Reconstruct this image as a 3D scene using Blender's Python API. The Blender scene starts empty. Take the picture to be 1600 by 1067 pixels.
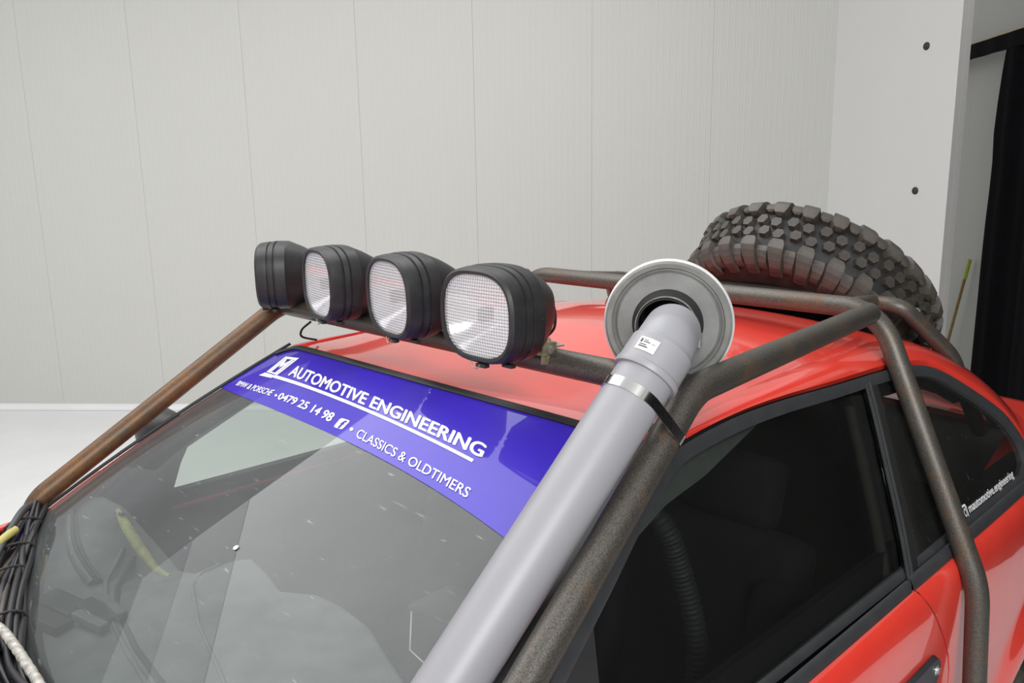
import bpy, bmesh, math, random
from mathutils import Vector, Matrix
random.seed(7)
C = bpy.context.scene.collection
SC = bpy.context.scene
PI = math.pi

# ------------------------------------------------------------------ camera, world, lights, exposure
# frame: metres, car nose towards -y, the car's left flank towards +x, workshop floor at z = -0.255
FLOOR = -0.255
def camera():
    yaw, pit, rol, f = -0.8181, -0.2002, -0.0174, 1291.2
    fw = Vector((math.sin(yaw)*math.cos(pit), math.cos(yaw)*math.cos(pit), math.sin(pit)))
    rt = Vector((math.cos(yaw), -math.sin(yaw), 0)); up = rt.cross(fw)
    r2 = rt*math.cos(rol) + up*math.sin(rol); u2 = -rt*math.sin(rol) + up*math.cos(rol)
    cd = bpy.data.cameras.new('camera'); cam = bpy.data.objects.new('camera', cd); C.objects.link(cam)
    m = Matrix((r2, u2, -fw)).transposed().to_4x4(); m.translation = Vector((1.4028, -1.0462, 1.7862))
    cam.matrix_world = m
    cd.sensor_width = 36.0; cd.lens = f/1600*36.0; cd.clip_start = 0.02; cd.clip_end = 100
    SC.camera = cam
camera()
SC.view_settings.view_transform = 'Standard'; SC.view_settings.look = 'None'
SC.view_settings.gamma = 1.0; SC.view_settings.use_curve_mapping = False
SC.view_settings.exposure = 0.0
w = bpy.data.worlds.new('studio_surround'); SC.world = w; w.use_nodes = True
bg = w.node_tree.nodes['Background']; bg.inputs[0].default_value = (0.98, 0.985, 1.0, 1); bg.inputs[1].default_value = 0.64
def area(name, loc, target, sx, sy, power, col=(1, 1, 1)):
    l = bpy.data.lights.new(name, 'AREA'); l.shape = 'RECTANGLE'; l.size = sx; l.size_y = sy; l.energy = power; l.color = col
    o = bpy.data.objects.new(name, l); C.objects.link(o); o.location = loc
    o.rotation_euler = (Vector(target)-Vector(loc)).to_track_quat('-Z', 'Y').to_euler()
    return o
def softbox(name, c, ang, sx, sy, z, power):
    l = area(name, (c[0], c[1], z), (c[0], c[1]+1e-4, 0), sx, sy, power); l.rotation_euler = (0, 0, ang); return l
ux, uy = math.cos(0.69), math.sin(0.69)      # main box direction; dimmer end pieces are added to soften its reflection
softbox('ceiling_softbox_and_fade', (-2.30, -0.55), 0.69, 5.2, 3.3, 4.3, 160)
softbox('ceiling_softbox_and_fade', (-2.30-3.06*ux, -0.55-3.06*uy), 0.69, 0.9, 3.3, 4.3, 15)  # added half-bright piece, fades the edge of the box in the windscreen
softbox('ceiling_softbox_and_fade', (-2.30-3.97*ux, -0.55-3.97*uy), 0.69, 0.9, 3.3, 4.3, 8)  # second added piece, dimmer still, carries the fade further
softbox('rear_fill_light', (-2.4, 2.3), 0.69, 3.2, 2.2, 4.3, 14)  # added fill for walls and roof, placed clear of the windscreen reflections
area('front_softbox', (3.7, -3.0, 3.7), (0.3, 0.4, 1.1), 2.4, 1.8, 210)

# ------------------------------------------------------------------ materials
def mat(name): 
    m = bpy.data.materials.new(name); m.use_nodes = True
    nt = m.node_tree; return m, nt, nt.nodes['Principled BSDF']
def N(nt, t, **k):
    n = nt.nodes.new(t)
    for a, b in k.items(): setattr(n, a, b)
    return n
def noise(nt, scale, detail=4, coord='Object', rough=0.55, stretch=None):
    tc = N(nt, 'ShaderNodeTexCoord'); nz = N(nt, 'ShaderNodeTexNoise')
    nz.inputs['Scale'].default_value = scale; nz.inputs['Detail'].default_value = detail; nz.inputs['Roughness'].default_value = rough
    if stretch:
        mp = N(nt, 'ShaderNodeMapping'); mp.inputs['Scale'].default_value = stretch
        nt.links.new(tc.outputs[coord], mp.inputs[0]); nt.links.new(mp.outputs[0], nz.inputs['Vector'])
    else: nt.links.new(tc.outputs[coord], nz.inputs['Vector'])
    return nz
def ramp(nt, src, stops):
    r = N(nt, 'ShaderNodeValToRGB'); e = r.color_ramp.elements
    while len(e) < len(stops): e.new(0.5)
    for i, (p, c) in enumerate(stops):
        e[i].position = p; e[i].color = (c if len(c) == 4 else (*c, 1)) if hasattr(c, '__len__') else (c, c, c, 1)
    nt.links.new(src, r.inputs[0]); return r
def bump(nt, src, b, strength=0.3, dist=0.002):
    n = N(nt, 'ShaderNodeBump'); n.inputs['Strength'].default_value = strength; n.inputs['Distance'].default_value = dist
    nt.links.new(src, n.inputs['Height']); nt.links.new(n.outputs[0], b.inputs['Normal']); return n
def simple(name, col, rough=0.5, metal=0.0, var=0.12, scale=30, coat=0.0, bmp=0.0, spec=0.5):
    m, nt, b = mat(name)
    nz = noise(nt, scale)
    lo = tuple(c*(1-var) for c in col); hi = tuple(min(1, c*(1+var)) for c in col)
    r = ramp(nt, nz.outputs[0], [(0.3, lo), (0.7, hi)])
    nt.links.new(r.outputs[0], b.inputs['Base Color'])
    b.inputs['Roughness'].default_value = rough; b.inputs['Metallic'].default_value = metal
    b.inputs['Coat Weight'].default_value = coat; b.inputs['Specular IOR Level'].default_value = spec
    if bmp: bump(nt, nz.outputs[0], b, bmp)
    return m
def red_paint():
    m, nt, b = mat('red_car_paint')
    nz = noise(nt, 6, 6); r = ramp(nt, nz.outputs[0], [(0.35, (0.86, 0.050, 0.032)), (0.75, (0.90, 0.068, 0.045))])
    # thin scuffs and dust on the paint
    d = noise(nt, 9, 8, stretch=(1, 6, 1)); dr = ramp(nt, d.outputs[0], [(0.60, 0.0), (0.78, 0.22)])
    mx = N(nt, 'ShaderNodeMixRGB'); nt.links.new(dr.outputs[0], mx.inputs[0]); nt.links.new(r.outputs[0], mx.inputs[1]); mx.inputs[2].default_value = (0.50, 0.16, 0.14, 1)
    nt.links.new(mx.outputs[0], b.inputs['Base Color'])
    b.inputs['Roughness'].default_value = 0.33; b.inputs['Coat Weight'].default_value = 1.0; b.inputs['Coat IOR'].default_value = 1.75; b.inputs['Coat Roughness'].default_value = 0.045
    b.inputs['Specular IOR Level'].default_value = 0.35
    return m
def rusty(name, base, rust, amt=0.5, metal=0.7):
    m, nt, b = mat(name)
    nz = noise(nt, 14, 8, rough=0.7); nf = noise(nt, 430, 5)
    base_r = ramp(nt, nf.outputs[0], [(0.32, tuple(c*0.62 for c in base)), (0.66, tuple(c*1.5 for c in base))])
    rr = ramp(nt, nf.outputs[0], [(0.3, tuple(c*0.6 for c in rust)), (0.75, tuple(min(1, c*1.5) for c in rust))])
    k = ramp(nt, nz.outputs[0], [(0.62-amt*0.3, 0.0), (0.80-amt*0.2, 1.0)])
    mx = N(nt, 'ShaderNodeMixRGB'); nt.links.new(k.outputs[0], mx.inputs[0]); nt.links.new(base_r.outputs[0], mx.inputs[1]); nt.links.new(rr.outputs[0], mx.inputs[2])
    nt.links.new(mx.outputs[0], b.inputs['Base Color'])
    mr = ramp(nt, k.outputs[0], [(0.0, metal), (1.0, 0.15)]); nt.links.new(mr.outputs[0], b.inputs['Metallic'])
    rg = ramp(nt, nf.outputs[0], [(0.2, 0.36), (0.8, 0.52)]); nt.links.new(rg.outputs[0], b.inputs['Roughness'])
    bump(nt, nf.outputs[0], b, 0.25, 0.001)
    return m
def thin_glass(name, tint, dust, gloss_rough=0.01, dust_col=(0.5, 0.52, 0.52), refl=1.45, streak=True):
    m = bpy.data.materials.new(name); m.use_nodes = True; nt = m.node_tree; nt.nodes.clear()
    out = N(nt, 'ShaderNodeOutputMaterial'); tr = N(nt, 'ShaderNodeBsdfTransparent'); tr.inputs[0].default_value = (*tint, 1)
    gl = N(nt, 'ShaderNodeBsdfGlossy'); gl.inputs['Roughness'].default_value = gloss_rough; gl.inputs[0].default_value = (1, 1, 1, 1)
    fr = N(nt, 'ShaderNodeFresnel'); fr.inputs[0].default_value = refl
    df = N(nt, 'ShaderNodeBsdfDiffuse'); df.inputs[0].default_value = (*dust_col, 1)
    m1 = N(nt, 'ShaderNodeMixShader'); m2 = N(nt, 'ShaderNodeMixShader')
    a = noise(nt, 3.0, 5); b = noise(nt, 60, 6, stretch=(0.3, 2.0, 1))
    ra = ramp(nt, a.outputs[0], [(0.3, dust*0.7), (0.7, dust*1.25)])
    rb = ramp(nt, b.outputs[0], [(0.66, 0.0), (0.80, 0.45 if streak else 0.0)])
    ad = N(nt, 'ShaderNodeMath', operation='ADD'); nt.links.new(ra.outputs[0], ad.inputs[0]); nt.links.new(rb.outputs[0], ad.inputs[1])
    nt.links.new(ad.outputs[0], m1.inputs[0]); nt.links.new(tr.outputs[0], m1.inputs[1]); nt.links.new(df.outputs[0], m1.inputs[2])
    nt.links.new(fr.outputs[0], m2.inputs[0]); nt.links.new(m1.outputs[0], m2.inputs[1]); nt.links.new(gl.outputs[0], m2.inputs[2])
    nt.links.new(m2.outputs[0], out.inputs[0])
    return m
def wall_mat(name, col, rib=True, rough=0.45):
    m, nt, b = mat(name)
    tc = N(nt, 'ShaderNodeTexCoord'); sp = N(nt, 'ShaderNodeSeparateXYZ'); nt.links.new(tc.outputs['Object'], sp.inputs[0])
    nz = noise(nt, 2.2, 5); r = ramp(nt, nz.outputs[0], [(0.3, tuple(c*0.985 for c in col)), (0.7, col)])
    nt.links.new(r.outputs[0], b.inputs['Base Color']); b.inputs['Roughness'].default_value = rough; b.inputs['Specular IOR Level'].default_value = 0.3
    if rib:
        mu = N(nt, 'ShaderNodeMath', operation='MULTIPLY'); mu.inputs[1].default_value = 2*PI/0.05; nt.links.new(sp.outputs[0], mu.inputs[0])
        si = N(nt, 'ShaderNodeMath', operation='SINE'); nt.links.new(mu.outputs[0], si.inputs[0])
        rr = ramp(nt, si.outputs[0], [(0.55, 0.0), (0.95, 1.0)])
        bump(nt, rr.outputs[0], b, 0.35, 0.0015)
    return m
M = dict(
    red=red_paint(),
    tube=rusty('rusty_bare_steel_tube', (0.100, 0.092, 0.080), (0.12, 0.066, 0.030), 0.38, 0.6),
    tube_rust=rusty('browner_rusty_tube', (0.085, 0.058, 0.036), (0.17, 0.072, 0.022), 0.75, 0.4),
    black=simple('black_rubber_seal', (0.018, 0.018, 0.018), 0.5),
    trim=simple('dark_grey_window_trim', (0.042, 0.044, 0.047), 0.42),
    housing=simple('black_lamp_plastic', (0.017, 0.017, 0.018), 0.48, var=0.5, scale=22, bmp=0.15),
    tyre=simple('dusty_tyre_rubber', (0.060, 0.053, 0.045), 0.5, var=0.55, scale=16, bmp=0.3),
    tyre_side=simple('tyre_sidewall_rubber', (0.020, 0.019, 0.019), 0.6, var=0.4, scale=20),
    pvc=simple('grey_plastic_pipe', (0.305, 0.305, 0.325), 0.40, var=0.03, scale=8),
    pvc_dark=simple('grey_pipe_socket_lip', (0.22, 0.225, 0.24), 0.35, var=0.05),
    alloy=simple('brushed_metal', (0.55, 0.56, 0.55), 0.28, metal=0.7, var=0.15, scale=12),
    filt=simple('dusty_filter_lid', (0.27, 0.275, 0.265), 0.42, metal=0.5, var=0.22, scale=14),
    rim=simple('filter_rim_rubber', (0.20, 0.20, 0.185), 0.5, var=0.2, scale=25),
    chrome=simple('polished_steel_band', (0.82, 0.82, 0.79), 0.18, metal=1.0, var=0.05),
    steel=simple('zinc_bracket', (0.38, 0.37, 0.34), 0.42, metal=0.6, var=0.35, scale=60),
    brass=simple('yellowed_bracket', (0.30, 0.26, 0.15), 0.5, metal=0.4, var=0.35, scale=60),
    dark=simple('dark_interior_trim', (0.018, 0.018, 0.019), 0.7),
    dash=simple('dusty_grey_dashboard', (0.105, 0.110, 0.109), 0.62, var=0.30, scale=16, bmp=0.25),
    dash_dark=simple('dashboard_recess_shade', (0.008, 0.008, 0.009), 0.6),  # near-black colour holds the shade inside holes, slots and grooves
    yellow=simple('yellow_foam', (0.46, 0.43, 0.17), 0.6, var=0.3, scale=40),
    seat=simple('black_seat_cloth', (0.012, 0.012, 0.013), 0.85),
    blue=simple('blue_sun_strip_film', (0.046, 0.024, 0.43), 0.35, var=0.03, spec=0.1, coat=0.6),
    white=simple('white_vinyl_lettering', (0.87, 0.87, 0.87), 0.4, var=0.02),
    label=simple('white_paper_sticker', (0.80, 0.80, 0.78), 0.5, var=0.03),
    print_=simple('dark_print', (0.06, 0.06, 0.06), 0.5),
    wire_b=simple('black_cable', (0.010, 0.009, 0.012), 0.42),
    wire_y=simple('yellow_cable', (0.50, 0.44, 0.14), 0.45),
    wire_v=simple('violet_cable', (0.06, 0.045, 0.20), 0.4),
    sleeve=simple('pale_corrugated_sleeve', (0.42, 0.40, 0.36), 0.4, var=0.4, scale=80),
    wire_w=simple('white_cable', (0.75, 0.75, 0.73), 0.4),
    reflector=simple('lamp_reflector', (0.90, 0.91, 0.92), 0.22, metal=0.9, var=0.03),
    bulb=simple('grey_bulb_shield', (0.16, 0.165, 0.17), 0.4, metal=0.3),
    wallA=wall_mat('white_sandwich_panel', (0.55, 0.555, 0.525)),
    wallB=wall_mat('white_end_panel', (0.60, 0.597, 0.58), rib=False),
    wallC=wall_mat('grey_ribbed_panel', (0.40, 0.40, 0.365)),
    floor=simple('white_studio_floor', (0.74, 0.74, 0.735), 0.35, var=0.03, scale=3),
    curtain=simple('black_molton_curtain', (0.0045, 0.0042, 0.0055), 0.95, var=0.2, spec=0.1),
    rail=simple('brass_track', (0.35, 0.30, 0.16), 0.4, metal=0.5),
    wood=simple('varnished_broom_wood', (0.24, 0.15, 0.05), 0.45, var=0.2),
    lime=simple('lime_plastic_grip', (0.36, 0.40, 0.06), 0.4),
    spew=simple('rubber_whiskers', (0.03, 0.028, 0.026), 0.6),
)
M['blue'].node_tree.nodes['Principled BSDF'].inputs['Coat IOR'].default_value = 1.36
M['blue'].node_tree.nodes['Principled BSDF'].inputs['Coat Weight'].default_value = 1.0
M['windshield'] = thin_glass('dusty_windscreen_glass', (0.89, 0.96, 0.91), 0.12, 0.0, (0.52, 0.55, 0.55), 1.42)
M['side_glass'] = thin_glass('dusty_side_glass', (0.60, 0.65, 0.62), 0.015, 0.01, (0.4, 0.4, 0.38), streak=False)
M['quarter_glass'] = thin_glass('dirty_quarter_glass', (0.50, 0.52, 0.50), 0.03, 0.015, (0.4, 0.4, 0.38))

def scuff(m, scale, lo, hi, col, stretch):
    # pale scrape marks worn into the surface
    nt = m.node_tree; b = nt.nodes['Principled BSDF']; src = b.inputs['Base Color'].links[0].from_socket
    nz = noise(nt, scale, 6, stretch=stretch, rough=0.7); r = ramp(nt, nz.outputs[0], [(lo, 0.0), (hi, 0.6)])
    mx = N(nt, 'ShaderNodeMixRGB'); nt.links.new(r.outputs[0], mx.inputs[0]); nt.links.new(src, mx.inputs[1]); mx.inputs[2].default_value = (*col, 1)
    nt.links.new(mx.outputs[0], b.inputs['Base Color'])
scuff(M['housing'], 26, 0.66, 0.76, (0.16, 0.16, 0.165), (1, 1, 0.5))
scuff(M['dash'], 40, 0.64, 0.78, (0.42, 0.44, 0.44), (0.35, 1.6, 1))
scuff(M['tyre'], 9, 0.60, 0.74, (0.20, 0.15, 0.08), (1, 1, 1))
def lens_mat():
    m, nt, b = mat('fluted_lamp_lens')
    tc = N(nt, 'ShaderNodeTexCoord'); sp = N(nt, 'ShaderNodeSeparateXYZ'); nt.links.new(tc.outputs['Object'], sp.inputs[0])
    outs = []
    for ax, pitch in ((0, 0.0125), (2, 0.0115)):
        mu = N(nt, 'ShaderNodeMath', operation='MULTIPLY'); mu.inputs[1].default_value = 2*PI/pitch; nt.links.new(sp.outputs[ax], mu.inputs[0])
        si = N(nt, 'ShaderNodeMath', operation='SINE'); nt.links.new(mu.outputs[0], si.inputs[0])
        ab = N(nt, 'ShaderNodeMath', operation='ABSOLUTE'); nt.links.new(si.outputs[0], ab.inputs[0]); outs.append(ab)
    ad = N(nt, 'ShaderNodeMath', operation='ADD'); nt.links.new(outs[0].outputs[0], ad.inputs[0]); nt.links.new(outs[1].outputs[0], ad.inputs[1])
    b.inputs['Base Color'].default_value = (0.84, 0.845, 0.85, 1); b.inputs['Roughness'].default_value = 0.12
    bump(nt, ad.outputs[0], b, 1.0, 0.0016)
    rc = ramp(nt, ad.outputs[0], [(0.0, 0.45), (0.5, 0.92)]); nt.links.new(rc.outputs[0], b.inputs['Base Color'])  # shading of the grooves between flutes put into the base colour
    tr = N(nt, 'ShaderNodeBsdfTransparent'); tr.inputs[0].default_value = (0.95, 0.96, 0.97, 1)
    mx = N(nt, 'ShaderNodeMixShader')
    # the ridges of the flutes are clear, the valleys frosted
    r = ramp(nt, ad.outputs[0], [(0.25, 0.93), (0.9, 0.55)]); nt.links.new(r.outputs[0], mx.inputs[0])
    nt.links.new(tr.outputs[0], mx.inputs[1]); nt.links.new(b.outputs[0], mx.inputs[2])
    nt.links.new(mx.outputs[0], nt.nodes['Material Output'].inputs[0])
    return m
M['lens'] = lens_mat()
M['edge'] = simple('edge_ring_highlight', (0.74, 0.74, 0.72), 0.35, metal=0.3, var=0.1)  # pale colour carries the white highlight along the filter edge

# ------------------------------------------------------------------ helpers
def link(name, me, m, parent=None, smooth=True):
    if m is not None: me.materials.append(m)
    o = bpy.data.objects.new(name, me); C.objects.link(o)
    if parent is not None: o.parent = parent
    if smooth:
        for p in me.polygons: p.use_smooth = True
    return o
def mesh(name, vs, fs, m, parent=None, smooth=True):
    me = bpy.data.meshes.new(name); me.from_pydata([tuple(v) for v in vs], [], fs); me.update()
    return link(name, me, m, parent, smooth)
def bmobj(name, bm, m, parent=None, smooth=True):
    bmesh.ops.recalc_face_normals(bm, faces=bm.faces)
    me = bpy.data.meshes.new(name); bm.to_mesh(me); bm.free(); return link(name, me, m, parent, smooth)
def thing(name, label, cat, loc=(0, 0, 0), group=None):
    o = bpy.data.objects.new(name, None); C.objects.link(o); o.location = loc; o.empty_display_size = 0.1
    o['label'] = label; o['category'] = cat
    if group: o['group'] = group
    return o
def tag(o, label, cat, group=None):
    o['label'] = label; o['category'] = cat
    if group: o['group'] = group
    return o
def struct(o): o['kind'] = 'structure'; return o
def sharp(o, ang=35):
    me = o.data
    bm = bmesh.new(); bm.from_mesh(me)
    for e in bm.edges:
        if len(e.link_faces) == 2 and e.calc_face_angle(0) > math.radians(ang): e.smooth = False
    bm.to_mesh(me); bm.free(); return o
def solid(o, t, offset=-1):
    md = o.modifiers.new('thickness', 'SOLIDIFY'); md.thickness = t; md.offset = offset; es = o.modifiers.new('crisp_rim', 'EDGE_SPLIT'); es.split_angle = math.radians(50); return o
def grid(name, P, nu, nv, m, parent=None, smooth=True, flip=False):
    vs = [P(i/(nu-1), j/(nv-1)) for j in range(nv) for i in range(nu)]
    fs = []
    for j in range(nv-1):
        for i in range(nu-1):
            a = j*nu+i; f = (a, a+1, a+nu+1, a+nu); fs.append(f[::-1] if flip else f)
    return mesh(name, vs, fs, m, parent, smooth)
def lerp(a, b, t): return a+(b-a)*t
def pl(keys, t):            # piecewise-linear lookup in (t, value...) keys
    if t <= keys[0][0]: return keys[0][1:] if len(keys[0]) > 2 else keys[0][1]
    for a, b in zip(keys, keys[1:]):
        if t <= b[0]:
            k = (t-a[0])/(b[0]-a[0]); r = tuple(lerp(x, y, k) for x, y in zip(a[1:], b[1:]))
            return r if len(r) > 1 else r[0]
    return keys[-1][1:] if len(keys[-1]) > 2 else keys[-1][1]
def catmull(pts, n=8, closed=False):
    pts = [Vector(p) for p in pts]; out = []; L = len(pts)
    rng = range(L if closed else L-1)
    for i in rng:
        p1, p2 = pts[i], pts[(i+1) % L]
        p0 = pts[(i-1) % L] if (closed or i > 0) else p1*2-p2
        p3 = pts[(i+2) % L] if (closed or i+2 < L) else p2*2-p1
        for k in range(n):
            t = k/n; out.append(0.5*((2*p1)+(p2-p0)*t+(2*p0-5*p1+4*p2-p3)*t*t+(3*p1-p0-3*p2+p3)*t**3))
    if not closed: out.append(pts[-1])
    return out
def fillet(pts, rad, n=8):
    pts = [Vector(p) for p in pts]; out = [pts[0]]
    rads = rad if hasattr(rad, '__len__') else [rad]*(len(pts)-2)
    for i in range(1, len(pts)-1):
        a, b, c = pts[i-1], pts[i], pts[i+1]; d1 = (a-b).normalized(); d2 = (c-b).normalized()
        ang = d1.angle(d2); t = min(rads[i-1]/math.tan(ang/2), (a-b).length*0.49, (c-b).length*0.49)
        p, q = b+d1*t, b+d2*t
        for k in range(n+1):
            s = k/n; out.append(p*(1-s)**2 + b*2*s*(1-s) + q*s*s)
    out.append(pts[-1]); return out
def tube_geo(path, r, n=16, caps=True):
    path = [Vector(p) for p in path]; vs = []; fs = []
    t0 = (path[1]-path[0]).normalized(); ref = t0.orthogonal().normalized()
    for i, p in enumerate(path):
        t = (path[min(i+1, len(path)-1)]-path[max(i-1, 0)]).normalized()
        ref = (ref-t*ref.dot(t)).normalized(); bi = t.cross(ref)
        rr = r(i/(len(path)-1)) if callable(r) else r
        for k in range(n):
            a = 2*PI*k/n; vs.append(p+(ref*math.cos(a)+bi*math.sin(a))*rr)
    for i in range(len(path)-1):
        for k in range(n):
            a = i*n+k; b = i*n+(k+1) % n; fs.append((a, b, b+n, a+n))
    if caps:
        fs.append(tuple(range(n))[::-1]); fs.append(tuple(range((len(path)-1)*n, len(path)*n)))
    return vs, fs
def tube(name, path, r, m, parent=None, n=16, caps=True):
    vs, fs = tube_geo(path, r, n, caps); o = mesh(name, vs, fs, m, parent)
    return sharp(o, 60)
def box_geo(bm, c, s, rot=None, bev=0.0):
    mt = Matrix.Translation(c) @ (rot.to_4x4() if rot is not None else Matrix.Identity(4)) @ Matrix.Diagonal((*s, 1))
    r = bmesh.ops.create_cube(bm, size=1, matrix=mt)
    if bev:
        es = list({e for v in r['verts'] for e in v.link_edges}); bmesh.ops.bevel(bm, geom=es, offset=bev, segments=2, affect='EDGES', profile=0.6)
def box(name, c, s, m, parent=None, rot=None, bev=0.0):
    bm = bmesh.new(); box_geo(bm, Vector(c), s, rot, bev); o = bmobj(name, bm, m, parent, smooth=False); return o
def frame_from(axis, up=Vector((0, 0, 1))):
    z = Vector(axis).normalized(); x = Vector(up).cross(z).normalized(); y = z.cross(x)
    return Matrix((x, y, z)).transposed()
def lathe(name, prof, m, parent=None, origin=(0, 0, 0), axis=(0, 0, 1), n=48, ang=28):
    R = frame_from(axis, Vector((0, 0, 1)) if abs(Vector(axis).normalized().z) < 0.95 else Vector((0, 1, 0))); o0 = Vector(origin)
    vs = []; fs = []
    for (r, h) in prof:
        for k in range(n):
            a = 2*PI*k/n; vs.append(o0+R @ Vector((r*math.cos(a), r*math.sin(a), h)))
    for i in range(len(prof)-1):
        for k in range(n):
            a = i*n+k; b = i*n+(k+1) % n; fs.append((a, b, b+n, a+n))
    o = mesh(name, vs, fs, m, parent); bm = bmesh.new(); bm.from_mesh(o.data)
    bmesh.ops.remove_doubles(bm, verts=bm.verts, dist=1e-6); bmesh.ops.recalc_face_normals(bm, faces=bm.faces); bm.to_mesh(o.data); bm.free()
    return sharp(o, ang)

# ------------------------------------------------------------------ the studio
struct(mesh('floor', [(-9, -5, FLOOR), (7, -5, FLOOR), (7, 11, FLOOR), (-9, 11, FLOOR)], [(0, 1, 2, 3)], M['floor'], smooth=False))
def panel_wall(name, p0, p1, z0, z1, width, m, thick=0.08, gap=0.0012, cove=False):
    """a wall of upright sandwich panels: base skin plus one object per panel"""
    p0 = Vector((*p0, 0)); p1 = Vector((*p1, 0)); L = (p1-p0).length; d = (p1-p0)/L
    ang = math.atan2(d.y, d.x)
    base = bpy.data.objects.new(name, None)
    bm = bmesh.new(); box_geo(bm, Vector((L/2, thick*0.75, (z0+z1)/2)), (L, thick*0.5, z1-z0))
    base = bmobj(name, bm, m, None, False); base.location = p0; base.rotation_euler = (0, 0, ang); struct(base)
    x = 0.0
    me = None; i = 0
    while x < L-0.02:
        wd = min(width, L-x)
        if me is None or abs(wd-width) > 1e-4:
            bm = bmesh.new(); box_geo(bm, Vector((wd/2, thick*0.25, (z0+z1)/2)), (wd-gap, thick*0.5, z1-z0), None, 0.0006)
            o = bmobj('wall_panel', bm, m, base, False); me = o.data
        else:
            o = bpy.data.objects.new('wall_panel', me); C.objects.link(o); o.parent = base
        o.location = (x, 0, 0); x += width
    return base
# long back wall, far side of the cove; it meets the short bright end wall in a corner
cdir = Vector((0.735, 0.678)); corner = Vector((-1.80, 5.512))
a0 = corner-cdir*9.6
panel_wall('wall_back', a0, corner, FLOOR, 4.3, 0.96, M['wallA'], cove=True)
# low curved plinth (cove) where the wall runs into the floor
def cove(u, v):
    a = v*PI/2; r = 0.05; p = a0+cdir*9.55*u; nrm = Vector((cdir.y, -cdir.x))
    q = p+nrm*(r*(1-math.sin(a))+0.001); return (q.x, q.y, FLOOR+0.002+r*(1-math.cos(a)))
struct(grid('baseboard_back', cove, 2, 10, M['floor']))
panel_wall('wall_end', corner, (-0.752, 5.114), FLOOR, 4.3, 1.2, M['wallB'], thick=0.10)
for i, z in enumerate((2.607, 1.617)):
    nrm = Vector((-0.354, -0.935, 0)); p = Vector((-1.0045, 5.2105, z))+nrm*0.001
    o = lathe('bolt_cap', [(0, 0.014), (0.012, 0.014), (0.020, 0.010), (0.026, 0.004), (0.027, 0.0)], M['black'], None, p, nrm, 24)
    tag(o, ('upper' if i == 0 else 'lower')+' black round bolt cap on the white end wall', 'bolt cap', 'bolt caps on the end wall')
# recess behind the end wall: grey ribbed wall with black curtain hung from a brass track
T0 = Vector((-0.679, 6.152)); td = Vector((0.671, -0.7415)); tn = Vector((0.7415, 0.671))   # track line and its normal away from the room
wa = T0-td*3.0+tn*0.14; wb = T0+td*12.5+tn*0.14
panel_wall('wall_right', wa, wb, FLOOR, 4.3, 0.96, M['wallC'])
def tp(s, z, off=0.0): p = T0+td*s+tn*off; return Vector((p.x, p.y, z))
cur = thing('stage_curtain', 'floor-length black curtain hanging from a brass track along the grey right wall', 'curtain', (0, 0, 0))
tube('track', [tp(-2.9, 2.79, 0.02), tp(12.2, 2.79, 0.02)], 0.012, M['rail'], cur, 8)
edge = [(-0.25, -0.31), (0.2, -0.30), (0.75, -0.29), (1.12, -0.262), (1.43, -0.245), (1.77, -0.215), (1.93, -0.268), (2.50, -0.212), (2.56, -0.16), (2.62, -0.180), (2.76, -0.185)]
def curt(u, v):
    z = lerp(FLOOR+0.01, 2.72, v); s0 = pl(edge, z); s = s0+(12.0-s0)*u
    return tp(s, z, 0.035*math.sin(s*9.0+0.5*math.sin(s*2.3))*(1.0-0.3*v)+0.01*math.sin(s*31))
solid(grid('drape', curt, 420, 14, M['curtain'], cur), 0.004, 0)
def head(u, v): s = lerp(-2.7, 12.0, u); return tp(s, lerp(2.655, 2.775, v), -0.02+0.006*math.sin(s*20))
solid(grid('heading_band', head, 260, 3, M['curtain'], cur), 0.004, 0)
br = thing('broom', 'thin wooden broomstick with a lime grip leaning on the grey right wall', 'broom', (-1.37, 6.98, FLOOR))
def brp(t): a = Vector((-1.345, 6.93, FLOOR+0.02)); b = Vector((-1.093, 6.745, 0.99)); return a+(b-a)*t-br.location
tube('stick', [brp(0), brp(0.98)], 0.013, M['wood'], br, 12)
tube('grip', [brp(0.86), brp(1.0)], lambda t: 0.017, M['lime'], br, 12)
box('brush_head', brp(0)+Vector((0, 0, 0.02)), (0.34, 0.06, 0.05), M['wood'], br, Matrix.Rotation(-0.83, 3, 'Z'), 0.008)

# ------------------------------------------------------------------ car body surfaces (shared by panels, glass and lettering)
def hw(z): return 0.60+0.40*(1.34-z)
def wsy(x, z):
    t = max(-0.2, min(1.2, (1.34-z)/0.33)); q = (x/hw(z))**2
    return -(0.60/0.33)*(1.34-z)-0.075*(1-q)-0.03*q*4*t*(1-t)
def W(x, z, off=0.0):          # point on the windscreen, lifted by off along its normal
    e = 1e-3; p = Vector((x, wsy(x, z), z))
    n = Vector((2*e, wsy(x+e, z)-wsy(x-e, z), 0)).cross(Vector((0, wsy(x, z+e)-wsy(x, z-e), 2*e))).normalized()
    if n.z < 0: n = -n
    return p+n*off
def ztop(x): q = min(1.0, abs(x)/0.60); return 1.361-0.019*q**2-0.020*max(0, (q-0.86)/0.14)**2
def zbot(x): return 0.950+0.066*min(1.3, (x/0.745)**2)
def sx(y, z):
    t = z-0.9; v = 0.803-0.02*max(y-1.1, 0)**2-0.10*max(-y-0.1, 0)**2
    return v-0.40*t-0.12*t*t if t > 0 else v-0.05*t
def S(y, z, off=0.0, s=1):     # point on the upper body side
    e = 1e-3; n = Vector((1, -(sx(y+e, z)-sx(y-e, z))/(2*e), -(sx(y, z+e)-sx(y, z-e))/(2*e))).normalized()
    p = Vector((sx(y, z), y, z))+n*off; return Vector((p.x*s, p.y, p.z))

car = thing('car', 'red two-door coupe with blue sun strip and dusty windscreen, cage and lamps over its roof', 'car', (0, 0, 0))

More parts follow.
